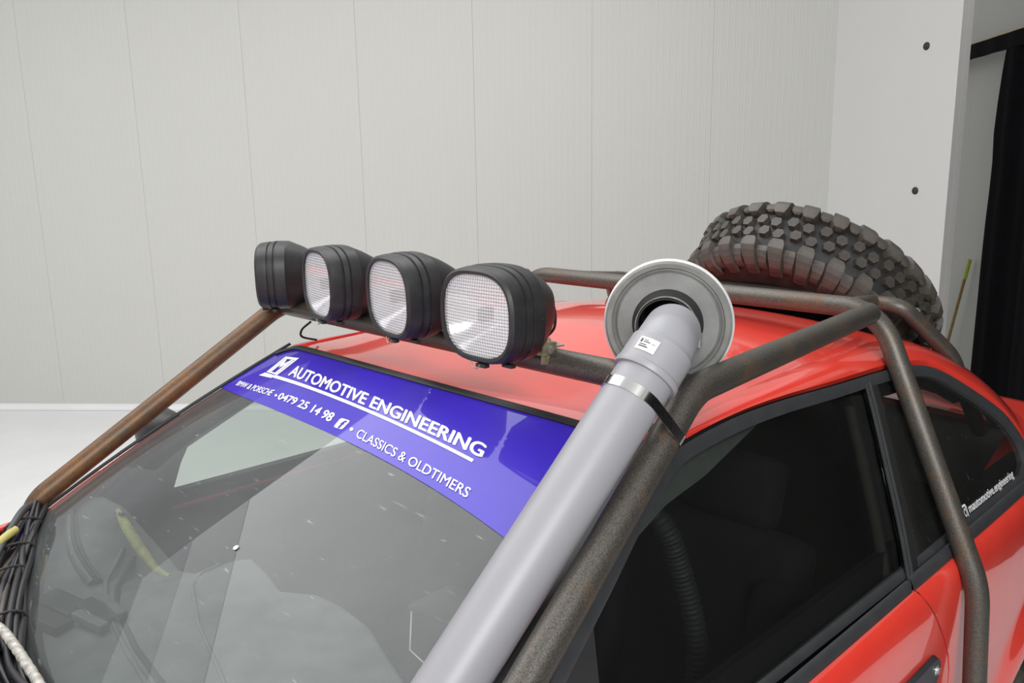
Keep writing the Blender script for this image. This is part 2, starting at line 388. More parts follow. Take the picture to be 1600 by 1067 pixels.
# roof
xe = [(-0.1, .60), (.03, .592), (.2, .572), (.5, .553), (.8, .541), (1.1, .527), (1.2, .522)]
ze = [(-0.1, 1.336), (.03, 1.342), (.2, 1.353), (.5, 1.362), (.8, 1.361), (1.1, 1.350), (1.2, 1.331)]
cr = [(.0, .021), (.2, .034), (.5, .043), (.8, .044), (1.1, .038), (1.2, .034)]
def roofP(u, v, off=0.0):
    s = 2*u-1; yf = 0.034-0.062*(1-s*s)+0.004; yr = 1.185+0.015*(1-s*s); y = lerp(yf, yr, v)
    x = pl(xe, y)*s; z = pl(ze, y)+pl(cr, y)*(1-abs(s)**2.3)-off
    # the sheet rolls down a little along each side and along the rear edge
    z -= 0.006*max(0, (abs(s)-0.9)/0.1)**2+0.010*max(0, (v-0.96)/0.04)**2+0.004*max(0, (0.03-v)/0.03)**2
    return Vector((x, y, z))
solid(grid('roof', roofP, 61, 61, M['red'], car), 0.012, -1)
grid('headliner', lambda u, v: roofP(0.03+0.94*u, 0.02+0.96*v, 0.035), 21, 21, M['dark'], car)

# side frames: A pillar, roof rail and C pillar as one pressed ring segment, inner edge on the window opening
inner = [(-.62, .935), (-.50, 1.005), (-.36, 1.110), (-.20, 1.200), (-.06, 1.275), (.03, 1.312), (.10, 1.328), (.264, 1.337), (.437, 1.335), (.634, 1.326), (.906, 1.316), (1.033, 1.304), (1.126, 1.286), (1.211, 1.253), (1.336, 1.189), (1.465, 1.113), (1.523, 1.053), (1.547, 1.004), (1.535, .960), (1.50, .925)]
outer = [(.742, -.66, .985), (.722, -.598, 1.022), (.690, -.468, 1.105), (.660, -.324, 1.186), (.633, -.181, 1.259), (.603, -.04, 1.322), (.592, .03, 1.342), (.569, .264, 1.357), (.556, .437, 1.361), (.546, .634, 1.362), (.536, .906, 1.358), (.529, 1.05, 1.351), (.524, 1.184, 1.337), (.547, 1.266, 1.313), (.565, 1.375, 1.276), (.583, 1.495, 1.226), (.606, 1.64, 1.150), (.632, 1.78, 1.062), (.655, 1.90, .990), (.668, 1.95, .955)]
def side_frame(s):
    A = [S(y, z, 0.004, 1) for y, z in inner]; B = [Vector(p) for p in outer]
    A = catmull(A, 5); B = catmull(B, 5); rows = 9; vs = []
    for a, b in zip(A, B):
        n = Vector((0.8, 0, 0.6))
        for k in range(rows):
            t = k/(rows-1); p = a.lerp(b, t); L = (b-a).length
            p = p+n*min(0.016, L*0.16)*math.sin(PI*t)**0.8*(0.25 if b.y < 0 else 1.0)-Vector((0, 0, .008 if b.y < 0 else 0))*t
            if k == 0: p = a-Vector((0.010, 0, 0.004))
            vs.append(Vector((p.x*s, p.y, p.z)))
    nA = len(A); fs = [(i*rows+k, (i+1)*rows+k, (i+1)*rows+k+1, i*rows+k+1) for i in range(nA-1) for k in range(rows-1)]
    if s > 0: fs = [f[::-1] for f in fs]
    o = mesh('side_frame', vs, fs, M['red'], car); solid(o, 0.010, 1 if s < 0 else 1)
    return o
for s in (1, -1): side_frame(s)

# windscreen, seal, sun strip
def wsP(u, v, m=0.0, off=0.0):
    s = 2*u-1; q = abs(s); xm = 0.745
    zt = ztop(s*0.595); zb = zbot(s*0.745); z = lerp(zb, zt, v)
    x = s*(hw(z)-m); return W(x, z, off)
ws = grid('windscreen', wsP, 61, 41, M['windshield'], car)
def header(u, v):
    s = 2*u-1; x = s*0.590; z = ztop(x)+0.003-0.0062*v; p = W(x, z, 0.0035+0.002*math.sin(PI*v)); return p
solid(grid('windscreen_seal', header, 61, 4, M['black'], car), 0.006, 0)
for s in (-1, 1):
    def pil(u, v, s=s):
        z = lerp(1.345, 1.012, u); x = hw(z)+0.007-0.014*v; p = W(x, z, 0.003+0.0015*math.sin(PI*v)); return Vector((p.x*s, p.y, p.z))
    solid(grid('windscreen_side_seal', pil, 30, 3, M['black'], car), 0.004, 0)
def strip(u, v):
    s = 2*u-1; x0 = s*0.640; zb = -0.03575*x0**3-0.07813*x0**2-0.01724*x0+1.26686; zt = ztop(s*0.590)-0.003; z = lerp(zb, zt, v); x = s*(hw(z)-0.006); return W(x, z, 0.0012)
solid(grid('sun_strip', strip, 81, 17, M['blue'], ws), 0.0006, 0)
def quad_pt(q, u, v):
    (ax, az), (bx, bz), (cx, cz), (dx, dz) = q     # bl, br, tr, tl
    return ((1-u)*(1-v)*ax+u*(1-v)*bx+u*v*cx+(1-u)*v*dx, (1-u)*(1-v)*az+u*(1-v)*bz+u*v*cz+(1-u)*v*dz)
def text_mesh(txt, bold=0.0):
    cu = bpy.data.curves.new('t', 'FONT'); cu.body = txt;  cu.resolution_u = 4
    o = bpy.data.objects.new('t', cu); C.objects.link(o); dg = bpy.context.evaluated_depsgraph_get(); dg.update()
    me = bpy.data.meshes.new_from_object(o.evaluated_get(dg)); bpy.data.objects.remove(o); bpy.data.curves.remove(cu)
    if bold:      # heavier strokes: the outline repeated a hair to each side
        V = [v.co.copy() for v in me.vertices]; F = [tuple(p.vertices) for p in me.polygons]; nv = len(V); vs = []; fs = []
        for k, (dx, dy) in enumerate(((-1, 0), (1, 0), (0, .6), (0, -.6), (0, 0))):
            vs += [(v.x+dx*bold, v.y+dy*bold, 0) for v in V]; fs += [tuple(i+k*nv for i in f) for f in F]
        me = bpy.data.meshes.new('t'); me.from_pydata(vs, [], fs)
    return me
def lettering(name, txt, q, surf, m, parent, bold=0.0, yr=None, label=None, off=0.0024, bow=0.0):
    me = text_mesh(txt, bold); xs = [v.co.x for v in me.vertices]; ys = [v.co.y for v in me.vertices]
    x0, x1 = min(xs), max(xs); y0, y1 = yr if yr else (min(ys), max(ys))
    for v in me.vertices:
        k_ = v.index*5//len(me.vertices) if bold else 0; u_ = (v.co.x-x0)/(x1-x0); a, b = quad_pt(q, u_, (v.co.y-y0)/(y1-y0)); b += bow*4*u_*(1-u_); v.co = surf(a, b, off+k_*.00015)
    me.materials.clear(); o = link(name, me, m, parent, False)
    if label: o['label'] = label
    return o
def shape(name, polys, q, surf, m, parent, off=0.0024, sub=1, label=None, bow=0.0):
    """flat print: polygons in unit square mapped on a surface"""
    vs = []; fs = []
    for poly in polys:
        b = len(vs)
        for (u, v) in poly: x, z = quad_pt(q, u, v); z += bow*4*u*(1-u); vs.append(surf(x, z, off))
        fs.append(tuple(range(b, b+len(poly))))
    o = mesh(name, vs, fs, m, parent, False)
    if label: o['label'] = label
    return o
def rect(x0, y0, x1, y1, n=1): return [[(lerp(x0, x1, i/n), y0), (lerp(x0, x1, (i+1)/n), y0), (lerp(x0, x1, (i+1)/n), y1), (lerp(x0, x1, i/n), y1)] for i in range(n)]
def circle(cx, cy, r, n=24, ry=None): ry = ry or r; return [(cx+r*math.cos(2*PI*k/n), cy+ry*math.sin(2*PI*k/n)) for k in range(n)]
def annulus(cx, cy, r0, r1, n=24, e=2.0):
    def pt(r, a):
        c, s_ = math.cos(a), math.sin(a); k = (abs(c)**e+abs(s_)**e)**(-1/e); return (cx+r*k*c, cy+r*k*s_)
    return [[pt(r0, 2*PI*k/n), pt(r1, 2*PI*k/n), pt(r1, 2*PI*(k+1)/n), pt(r0, 2*PI*(k+1)/n)] for k in range(n)]
Wh = M['white']
logo = [(-0.5208, 1.3007), (-0.4556, 1.304), (-0.4609, 1.3355), (-0.5316, 1.329)]
shape('monogram_box', rect(0, 0, .13, 1)+rect(.87, 0, 1, 1)+rect(0, .87, 1, 1)+rect(0, 0, 1, .07), logo, W, Wh, ws)
lettering('monogram_letter', 'M', [quad_pt(logo, .16, .05), quad_pt(logo, .84, .05), quad_pt(logo, .84, .88), quad_pt(logo, .16, .88)], W, Wh, ws, 0.05)
shape('monogram_bar', rect(0, 0, 1, 1, 3), [(-0.5335, 1.2925), (-0.4640, 1.2972), (-0.4610, 1.3022), (-0.5225, 1.2992)], W, Wh, ws)
shape('underline', rect(0, 0, 1, 1, 40), [(-0.4599, 1.2986), (0.3411, 1.2875), (0.3392, 1.2908), (-0.4654, 1.3027)], W, Wh, ws, bow=.0133)
lettering('title_lettering', 'AUTOMOTIVE ENGINEERING', [(-0.4119, 1.3096), (0.3518, 1.2938), (0.339, 1.3085), (-0.4381, 1.3257)], W, Wh, ws, 0.034, bow=.0100)
lettering('small_lettering', 'BMW & PORSCHE', [(-0.5752, 1.2674), (-0.3789, 1.2772), (-0.3832, 1.2864), (-0.5823, 1.2747)], W, Wh, ws, 0.012)
shape('dot', [circle(.5, .5, .45)], [(-0.3605, 1.2795), (-0.3467, 1.2799), (-0.3538, 1.2833), (-0.3678, 1.2829)], W, Wh, ws)
lettering('phone_lettering', '0479 25 14 98', [(-0.3379, 1.2779), (-0.0809, 1.2787), (-0.0891, 1.2907), (-0.3509, 1.2872)], W, Wh, ws, 0.034, bow=.0022)
fb = [(-0.056, 1.2756), (-0.0239, 1.2763), (-0.0275, 1.2893), (-0.0627, 1.2885)]
def rrect(x0, y0, x1, y1, r, n=5):
    out = []
    for cx, cy, a0_ in ((x1-r, y1-r, 0), (x0+r, y1-r, 90), (x0+r, y0+r, 180), (x1-r, y0+r, 270)):
        for k in range(n+1): a = math.radians(a0_+90*k/n); out.append((cx+r*math.cos(a), cy+r*math.sin(a)))
    return out
shape('social_badge', [rrect(0, 0, 1, 1, .2)], fb, W, Wh, ws)
lettering('badge_letter', 'f', [quad_pt(fb, .42, -.0), quad_pt(fb, .84, -.0), quad_pt(fb, .84, .86), quad_pt(fb, .42, .86)], W, M['blue'], ws, 0.04, off=0.0034)
shape('dot', [circle(.5, .5, .5)], [(-0.0028, 1.2785), (0.0087, 1.2786), (0.0028, 1.2829), (-0.0087, 1.2828)], W, Wh, ws)
lettering('tagline_lettering', 'CLASSICS & OLDTIMERS', [(0.032, 1.2741), (0.3959, 1.2531), (0.3889, 1.263), (0.0202, 1.2845)], W, Wh, ws, 0.010, bow=.002)
# small scratches and stickers seen on the glass
shape('glass_chip', [circle(.5, .5, .5, 10)], [(0.030, 1.125), (0.042, 1.126), (0.040, 1.131), (0.029, 1.130)], W, Wh, ws)

# window opening: black surround, belt moulding, pillar strips and glass
open_pts = [(-.60, .930), (-.50, .998), (-.36, 1.105), (-.20, 1.197), (-.06, 1.273), (.03, 1.310), (.10, 1.326), (.264, 1.335), (.437, 1.333), (.634, 1.324), (.906, 1.314), (1.033, 1.302), (1.126, 1.284), (1.211, 1.251), (1.336, 1.187), (1.465, 1.111), (1.523, 1.051), (1.547, 1.002), (1.535, .950), (1.47, .922)]
def inset(poly, d):        # offset a closed (y, z) polygon inwards
    n = len(poly); out = []
    for i in range(n):
        a, b, c = Vector(poly[i-1]), Vector(poly[i]), Vector(poly[(i+1) % n])
        e1 = (b-a).normalized(); e2 = (c-b).normalized(); n1 = Vector((e1.y, -e1.x)); n2 = Vector((e2.y, -e2.x))
        k = (n1+n2); k = k.normalized()/max(0.5, math.cos(n1.angle(n2, 0)/2)) if k.length > 1e-6 else n1
        out.append(tuple(b+k*d))
    return out
sm_open = [tuple(p) for p in [(v.x, v.y) for v in catmull([Vector((a, b, 0)) for a, b in open_pts], 3)]]
def seg_open(k): return sm_open
def surround(s):
    O = sm_open; In1 = inset(O, 0.012); In2 = inset(O, 0.024)
    vs = []; n = len(O)
    for ring_, off in ((O, .003), (O, .008), (In1, .009), (In2, .003), (In2, -.012)):
        vs += [S(y, z, off, s) for y, z in ring_]
    fs = [(r*n+i, r*n+(i+1) % n, (r+1)*n+(i+1) % n, (r+1)*n+i) for r in range(4) for i in range(n)]
    o = mesh('window_surround', vs, fs, M['trim'], car); sharp(o, 40); return o
for s in (1, -1): surround(s)
def zfit(y):               # top of the opening at y, less the frame
    pts = [p for p in sm_open if p[1] > 0.935 or p[0] < -0.5]
    pts = sorted(pts)
    for a, b in zip(pts, pts[1:]):
        if a[0] <= y <= b[0] and b[0] > a[0]: return lerp(a[1], b[1], (y-a[0])/(b[0]-a[0]))-0.014
    return pts[0][1]
def pillar_y(z): return pl([(.90, .655), (1.016, .696), (1.126, .727), (1.252, .768), (1.33, .790)], z)
def side_glass(name, ya, yb, m, s, off, n=34, rows=14):
    def P(u, v):
        if name == 'door_glass':
            yb_ = pillar_y(lerp(.915, 1.318, v)); y = lerp(-.575, yb_, u); y = max(-.575, y)
            zt = min(1.36, zfit(min(y, .8))); z = lerp(.912, max(.935, zt), v); y = lerp(-.575, pillar_y(z), u)
            zt = zfit(y); z = lerp(.912, max(.935, zt), v)
        else:
            y = lerp(.655, 1.535, u); zt = zfit(y); z = lerp(.920, max(.935, zt), v); y = max(y, pillar_y(z)-0.0)
        return S(y, z, off, s)
    return grid(name, P, n, rows, m, car)
for s in (1, -1):
    dg = side_glass('door_glass', 0, 0, M['side_glass'], s, -0.014)
    qg = side_glass('quarter_glass', 0, 0, M['quarter_glass'], s, -0.008)
    if s == 1: qgl = qg
    # B pillar: matt black panel, two raised rubber strips
    for nm, d0, d1, off, m in (('pillar_panel', .008, .062, -.003, M['black']), ('pillar_strip', -.010, .004, .004, M['trim']), ('pillar_strip', .006, .016, .005, M['trim'])):
        def P(u, v, d0=d0, d1=d1, off=off, s=s):
            z = lerp(.917, 1.322, v); y = pillar_y(z)+lerp(d0, d1, u); z = min(z, zfit(y)+0.004); return S(y, z, off+.002*math.sin(PI*u), s)
        solid(grid(nm, P, 5, 24, m, car), 0.004, 0)
    def belt(u, v, s=s):
        y = lerp(-.62, .648, u); a = v*PI; return S(y, .917+.014*math.cos(a)*1.0, .004+.006*math.sin(a), s)
    solid(grid('belt_moulding', belt, 40, 7, M['trim'], car), 0.003, 0)
    def belt2(u, v, s=s):
        y = lerp(.656, 1.53, u); a = v*PI; return S(y, .919+.015*math.cos(a)*1.0, .005+.008*math.sin(a), s)
    solid(grid('quarter_moulding', belt2, 40, 7, M['trim'], car), 0.003, 0)
for s in (1, -1):
    sail = [(-.60, .925), (-.285, .925), (-.262, 1.052), (-.22, 1.185), (-.36, 1.105), (-.50, .998)]
    vs = [S(y, z, -.004, s) for y, z in sail]; solid(mesh('mirror_sail', vs, [tuple(range(6))], M['dark'], car, False), .006, 0)
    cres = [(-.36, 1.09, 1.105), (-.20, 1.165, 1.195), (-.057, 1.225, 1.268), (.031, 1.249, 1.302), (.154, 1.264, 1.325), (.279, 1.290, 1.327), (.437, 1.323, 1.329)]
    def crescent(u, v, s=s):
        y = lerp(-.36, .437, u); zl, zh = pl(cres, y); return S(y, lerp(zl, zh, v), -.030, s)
    solid(grid('glass_light_crescent', crescent, 30, 4, simple('glass_light_grey', (0.16, 0.16, 0.16), 0.6), car), .004, 0)  # added grey sheet stands in for pale light showing in the door glass
SW = lambda y, z, off=0.0: S(y, z, off, 1)
icon = [(1.033, .9427), (1.0522, .9432), (1.0602, .9789), (1.0316, .9797)]
icon = [(1.0335, .941), (1.0625, .941), (1.0625, .977), (1.0335, .977)]
shape('camera_icon', annulus(.5, .5, .36, .50, 28, 4.5)+annulus(.5, .5, .17, .27, 20)+[circle(.74, .76, .06, 10)], icon, SW, Wh, qgl, -0.004)
lettering('side_lettering', 'mautomotive.engineering', [(1.071, .9450), (1.415, .9440), (1.415, .9700), (1.071, .9705)], SW, Wh, qgl, 0.028, off=-0.004)

# lower body: profile outward from the belt
prof = [(.806, .912), (.815, .910), (.826, .897), (.834, .870), (.838, .835), (.839, .78), (.838, .70), (.838, .62), (.836, .56), (.83, .45), (.81, .32), (.79, .20), (.74, .10)]
def body_x(y, z):
    zz = [(-p[1], p[0]) for p in prof]; x = pl(zz, -z)
    x -= 0.02*max(y-1.1, 0)**2*1.6+0.04*max(-y-0.35, 0)**2
    f = max(0, 1-abs(math.hypot(y-1.66, z-.13)-.43)/.13); x += 0.030*(f*f*(3-2*f))
    return x
def cut_y(z): return pl([(.05, .80), (.60, .832), (.66, .829), (.69, .822), (.752, .783), (.80, .745), (.869, .690), (.905, .662), (.93, .652)], z)
zs = [p[1] for p in prof]
zz_ = []
for a, b in zip(zs, zs[1:]):
    k = max(1, int(abs(a-b)/0.03)); zz_ += [lerp(a, b, i/k) for i in range(k)]
zz_.append(zs[-1])
def side_panel(name, y0, y1, s, ny, par, archf=None):
    vs = []; fs = []; nz_ = len(zz_)
    for z in zz_:
        a = y0(z); b = y1(z)
        for i in range(ny):
            y = lerp(a, b, i/(ny-1)); vs.append(Vector((body_x(y, z)*s, y, z)))
    for j in range(nz_-1):
        for i in range(ny-1):
            f = (j*ny+i, (j+1)*ny+i, (j+1)*ny+i+1, j*ny+i+1)
            fs.append(f if s > 0 else f[::-1])
    o = mesh(name, vs, fs, M['red'], par); return solid(o, 0.006, -1)
def arch_panel(s, name='quarter_panel', y0f=lambda z: cut_y(z)+.004, ya=.822, yend=2.35, yc=1.66):
    # rear quarter: rows follow from the belt down to the wheel arch or the sill
    vs = []; fs = []; ny = 90; nz_ = 26; R = 0.415; nz_ = len(zz_)
    for i in range(ny):
        t = i/(ny-1)
        for j in range(nz_):
            v = j/(nz_-1)
            yb = lerp(ya, yend, t)
            dy = abs(yb-yc); zb = .10
            if dy < R: zb = max(.10, .13+math.sqrt(R*R-dy*dy))
            z = .912-(.912-zz_[j])*(.912-zb)/(.912-.10); y = lerp(y0f(z), yend, t)
            # keep columns straight below the cut
            vs.append(Vector((body_x(y, z)*s, y, z)))
    for i in range(ny-1):
        for j in range(nz_-1):
            a = i*nz_+j; f = (a, a+1, a+nz_+1, a+nz_); fs.append(f if s > 0 else f[::-1])
    o = mesh(name, vs, fs, M['red'], car); return solid(o, 0.008, -1)
for s in (1, -1):
    door = side_panel('door', lambda z: -.66, lambda z: cut_y(z)-.003, s, 60, car)
    arch_panel(s)
    arch_panel(s, 'front_fender', lambda z: -2.08, -2.08, -.666, -1.45)
    tube('door_gap_shade', catmull([Vector((s*(body_x(cut_y(z), z)-.011), cut_y(z)+.001, z)) for z in (.905, .87, .82, .76, .70, .62, .45, .25)], 4), .008, M['black'], car, 8)  # black strip added behind the shut line to darken the gap
    if s > 0:
        # flap handle: dark recessed pad with key lock at its rear end
        def hp(y, z, off): return Vector((body_x(y, z)+off, y, z))
        cy, cz = .615, .715
        pts = rrect(-.125, -.036, .125, .036, .034, 6)
        vs = [hp(cy+a, cz+b+.0*a, .001) for a, b in pts]+[hp(cy+a*.96, cz+b*.9, .012) for a, b in pts]+[hp(cy, cz, .014)]
        n = len(pts); fs = [(i, (i+1) % n, n+(i+1) % n, n+i) for i in range(n)]+[(n+i, n+(i+1) % n, 2*n) for i in range(n)]
        hd = sharp(mesh('door_handle', vs, fs, simple('dark_handle_plastic', (0.030, 0.036, 0.044), 0.4), door), 40)
        lathe('lock_cylinder', [(0, .006), (.008, .006), (.0085, .002), (.012, .002), (.013, 0)], M['chrome'], door, hp(cy+.098, cz+.004, .011), (1, 0, 0), 20)
# sill-high bodywork front and rear so the shell is closed
def rear_glass(u, v):
    s = 2*u-1; y = lerp(1.20, 1.84, v); x = s*pl([(1.2, .50), (1.84, .60)], y); z = pl([(1.2, 1.333), (1.5, 1.175), (1.84, .985)], y)+pl([(1.2, .034), (1.84, .05)], y)*(1-s*s)*0.8; return Vector((x, y, z-.004))
grid('rear_glass', rear_glass, 21, 21, M['quarter_glass'], car)
def trunk(u, v):
    s = 2*u-1; y = lerp(1.80, 2.34, v); x = s*pl([(1.80, .70), (1.95, .735), (2.34, .76)], y); z = pl([(1.80, .978), (1.95, .965), (2.3, .93), (2.34, .90)], y)+.028*(1-s*s); z -= 0.05*max(0, (abs(s)-.9)/.1)**2; return Vector((x, y, z))
solid(grid('trunk_lid', trunk, 31, 15, M['red'], car), 0.01, -1)
mesh('front_end', [(-.72, -2.08, .90), (.72, -2.08, .90), (.72, -2.08, .15), (-.72, -2.08, .15)], [(0, 1, 2, 3)], M['red'], car, False)
mesh('rear_end', [(-.80, 2.34, .90), (.80, 2.34, .90), (.80, 2.34, .1), (-.80, 2.34, .1)], [(0, 1, 2, 3)], M['red'], car, False)
# cowl, bonnet and the far front fender
def bonnet(u, v):
    s = 2*u-1; y = lerp(-2.08, -.80-.10*(1-s*s), v); x = s*.70; return Vector((x, y, pl([(-2.08, .865), (-1.05, .90), (-.70, .945)], y)+.035*(1-s*s)-.03))
solid(grid('bonnet', bonnet, 21, 9, M['red'], car), 0.008, -1)
for s in (1, -1):
    def ftop(u, v, s=s):
        y = lerp(-2.08, -.575, u); zi = pl([(-2.08, .93), (-1.05, .965), (-.75, .995), (-.60, 1.012), (-.57, 1.012)], y); xo = body_x(y, .90)
        a = v*PI/2; return Vector((s*(lerp(.715, xo, math.sin(a))), y, lerp(min(.90, zi), zi, math.cos(a))))
    solid(grid('fender_top', ftop, 48, 9, M['red'], car), 0.006, 0)
def cowl(u, v):
    s = 2*u-1; x = s*.735; zb = zbot(x); y0 = wsy(x, zb)+.012; y = y0-.135*(1-v); z = lerp(.895+.02*(1-s*s), zb-.006, v**1.4); return Vector((x, y, z))
solid(grid('cowl_tray', cowl, 41, 8, M['black'], car), 0.006, 0)
for i in range(26):
    x = -.70+i*.055; zb = zbot(x); y0 = wsy(x, zb)-.045
    box('cowl_rib', (x, y0, zb-.028), (.007, .075, .014), M['black'], car, Matrix.Rotation(0.35, 3, 'X'), .001)

# interior: tub, bulkheads, door cards, dashboard, seats
mesh('cabin_floor', [(-.78, -.8, .12), (.78, -.8, .12), (.78, 1.9, .12), (-.78, 1.9, .12)], [(0, 1, 2, 3)], M['dark'], car, False)
mesh('bulkhead', [(-.76, -.80, .12), (.76, -.80, .12), (.76, -.80, .90), (-.76, -.80, .90)], [(0, 1, 2, 3)], M['dark'], car, False)
mesh('rear_shelf', [(-.72, 1.25, .93), (.72, 1.25, .93), (.64, 1.84, .965), (-.64, 1.84, .965)], [(0, 1, 2, 3)], M['dark'], car, False)
mesh('rear_bulkhead', [(-.74, 1.24, .12), (.74, 1.24, .12), (.72, 1.25, .93), (-.72, 1.25, .93)], [(0, 1, 2, 3)], M['dark'], car, False)
for s in (1, -1):
    solid(grid('door_card', lambda u, v, s=s: Vector((s*pl([(.12, .76), (.80, .765), (.90, .752), (.978, .735)], lerp(.12, .978, v)), lerp(-.70, 1.55, u), lerp(.12, .978, v))), 6, 10, M['dark'], car), 0.02, 0)
    tube('door_top_rail', [(s*.728, -.30, .930), (s*.732, .62, .935)], 0.007, M['red'], car, 8)
    # inner lining of A pillar and roof rail
    A = [S(y, z, -.045, s) for y, z in inner[1:15]]
    tube('pillar_lining', catmull(A, 3), 0.024, M['dark'], car, 8)
    tube('b_pillar_lining', [S(.74, .93, -.07, s), S(.83, 1.28, -.07, s)], 0.045, M['dark'], car, 10)
DR = [(-.74, -.505, 1.025), (-.66, -.48, 1.035), (-.60, -.454, 1.018), (-.53, -.425, .953), (-.46, -.392, .880), (-.40, -.372, .888), (-.34, -.352, .912), (-.28, -.335, .950), (-.22, -.322, .970), (-.16, -.318, .957), (-.09, -.325, .943), (0, -.29, .957), (.08, -.28, .958), (.18, -.285, .958), (.28, -.31, .948), (.40, -.34, .935), (.74, -.45, .93)]
def dash_z(x, y):
    yr, zr = pl(DR, x); xf = x*.95; yf = wsy(xf, zbot(xf))+.035; zf = min(.915+.03*abs(x/.7)**2, zbot(xf)-.02)
    t = max(0, min(1, (y-yf)/(yr-yf))); t = t*t*(3-2*t)
    z = lerp(zf, zr, t)+.012*math.sin(PI*t)
    return min(z, 1.34+(y+.075*(1-(x/.75)**2))*0.55-.026)
def dashP(u, v):
    x = lerp(-.73, .73, u); yf = wsy(x*.95, zbot(x*.95))+.035; yr = pl(DR, x)[0]
    if v <= .72:
        y = lerp(yf, yr, v/.72); z = dash_z(x, y)
    else:
        t = (v-.72)/.28; z0 = dash_z(x, yr); y = yr+.022*math.sin(t*PI/2)+.01*t; z = lerp(z0, .60, t**1.8)
    return Vector((x, y, z))
dash = grid('dashboard', dashP, 110, 60, M['dash'], car)
def on_dash(x, y, off=.003): return Vector((x, y, dash_z(x, y)+off))
tube('dash_seam', [on_dash(x, y) for x, y in ((-.27, -.37), (-.25, -.42), (-.20, -.46), (-.08, -.50), (.06, -.53), (.20, -.56))], .0035, M['dash'], dash, 8)
tube('dash_seam', [on_dash(x, y) for x, y in ((-.52, -.49), (-.43, -.56), (-.28, -.605), (-.10, -.625), (.09, -.64))], .005, M['dash'], dash, 8)
tube('dash_groove', [on_dash(x, y, .0015) for x, y in ((-.50, -.475), (-.40, -.545), (-.26, -.590), (-.10, -.61), (.10, -.62))], .006, M['dash_dark'], dash, 8)
# defroster slot: raised lip with dark channel at the passenger end
sl = [(-.68, -.545), (-.64, -.560), (-.58, -.575), (-.52, -.580), (-.44, -.578)]
tube('defroster_lip', catmull([on_dash(x, y, .0) for x, y in sl], 5), .017, M['dash'], dash, 10)
tube('defroster_slot', catmull([on_dash(x, y, .0145) for x, y in sl], 5), .006, M['dash_dark'], dash, 8)
# broken-out duct with torn lips; near-black blocks paint the shade of the hole
bm = bmesh.new()
for (x, y, sx_, sy_, r) in ((-.375, -.66, .13, .055, .25), (-.28, -.625, .12, .04, .1), (-.335, -.70, .12, .04, .3)):
    box_geo(bm, Vector((x, y, dash_z(x, y)+.006)), (sx_, sy_, .026), Matrix.Rotation(r, 3, 'Z'), .006)
bmobj('torn_duct', bm, M['dash_dark'], dash, False)
bm = bmesh.new()
for (x, y, sx_, sy_, r) in ((-.245, -.645, .10, .022, .25), (-.25, -.60, .10, .02, .05)):
    box_geo(bm, Vector((x, y, dash_z(x, y)+.016)), (sx_, sy_, .018), Matrix.Rotation(r, 3, 'Z'), .005)
bmobj('duct_flap', bm, M['dash'], dash, False)
# exposed yellow foam along the passenger edge of the dash
fo = [(-.605, -.468), (-.57, -.465), (-.53, -.458), (-.48, -.440), (-.45, -.420)]
tube('exposed_foam', catmull([Vector((x, y, dash_z(x, y)-.004)) for x, y in fo], 5), lambda t: .007+.007*math.sin(PI*min(1, t*1.1)), M['yellow'], dash, 10)
lathe('screw_hole', [(0, .002), (.007, .003), (.009, 0)], M['dash_dark'], dash, on_dash(-.585, -.466, .006), (0, .3, 1), 14)
# rounded dark cylinder with a yellow ring, loose cable
tube('rounded_cylinder', fillet([(.245, -.235, 1.005), (.285, -.175, 1.0), (.43, -.01, .93)], .03), lambda t: .036*min(1, math.sqrt(max(0.02, t*9))), M['dark'], car, 20)
lathe('yellow_ring', [(.037, -.002), (.0395, 0), (.037, .002)], M['yellow'], car, (.322, -.133, .982), (.66, .68, -.32), 28)
tube('loose_cable', [(.232, -.22, .985), (.238, -.23, .93), (.240, -.233, .915), (.255, -.222, .897), (.30, -.19, .85)], .0016, M['wire_w'], car, 6)
def seat(cx, lab):
    st = [((.0), .30, .34, .24, .50), ]
    bm = bmesh.new()
    box_geo(bm, Vector((cx, .22, .36)), (.50, .52, .14), Matrix.Rotation(.12, 3, 'X'), .05)
    o = bmobj('seat_cushion', bm, M['seat'], car); o['label'] = lab+' cushion'
    bm = bmesh.new()
    box_geo(bm, Vector((cx, .54, .68)), (.48, .13, .58), Matrix.Rotation(-.32, 3, 'X'), .05)
    box_geo(bm, Vector((cx-.21, .50, .66)), (.09, .18, .46), Matrix.Rotation(-.32, 3, 'X'), .035)
    box_geo(bm, Vector((cx+.21, .50, .66)), (.09, .18, .46), Matrix.Rotation(-.32, 3, 'X'), .035)
    o = bmobj('seat_backrest', bm, M['seat'], car); o['label'] = lab+' backrest'
    bm = bmesh.new(); box_geo(bm, Vector((cx, .66, 1.03)), (.27, .09, .17), Matrix.Rotation(-.25, 3, 'X'), .035)
    o = bmobj('headrest', bm, M['seat'], car)
seat(-.36, 'passenger side seat'); seat(.36, 'driver side seat')
# ribbed seat belt hanging on the driver side and grey belt beside the pillar
tube('seat_belt', catmull([S(pillar_y(z)-.032, z, -.035) for z in (1.27, 1.15, 1.03, .94, .90)], 5), .012, simple('brown_grey_webbing', (0.085, 0.072, 0.062), 0.8), car, 8)
tube('corrugated_hose', catmull([(.40, .22, 1.14), (.47, .24, 1.08), (.50, .26, .98), (.53, .27, .86), (.54, .28, .70)], 40), lambda t: .024+.0015*math.sin(t*300), simple('dark_grey_hose', (0.045, 0.045, 0.046), 0.6), car, 12)
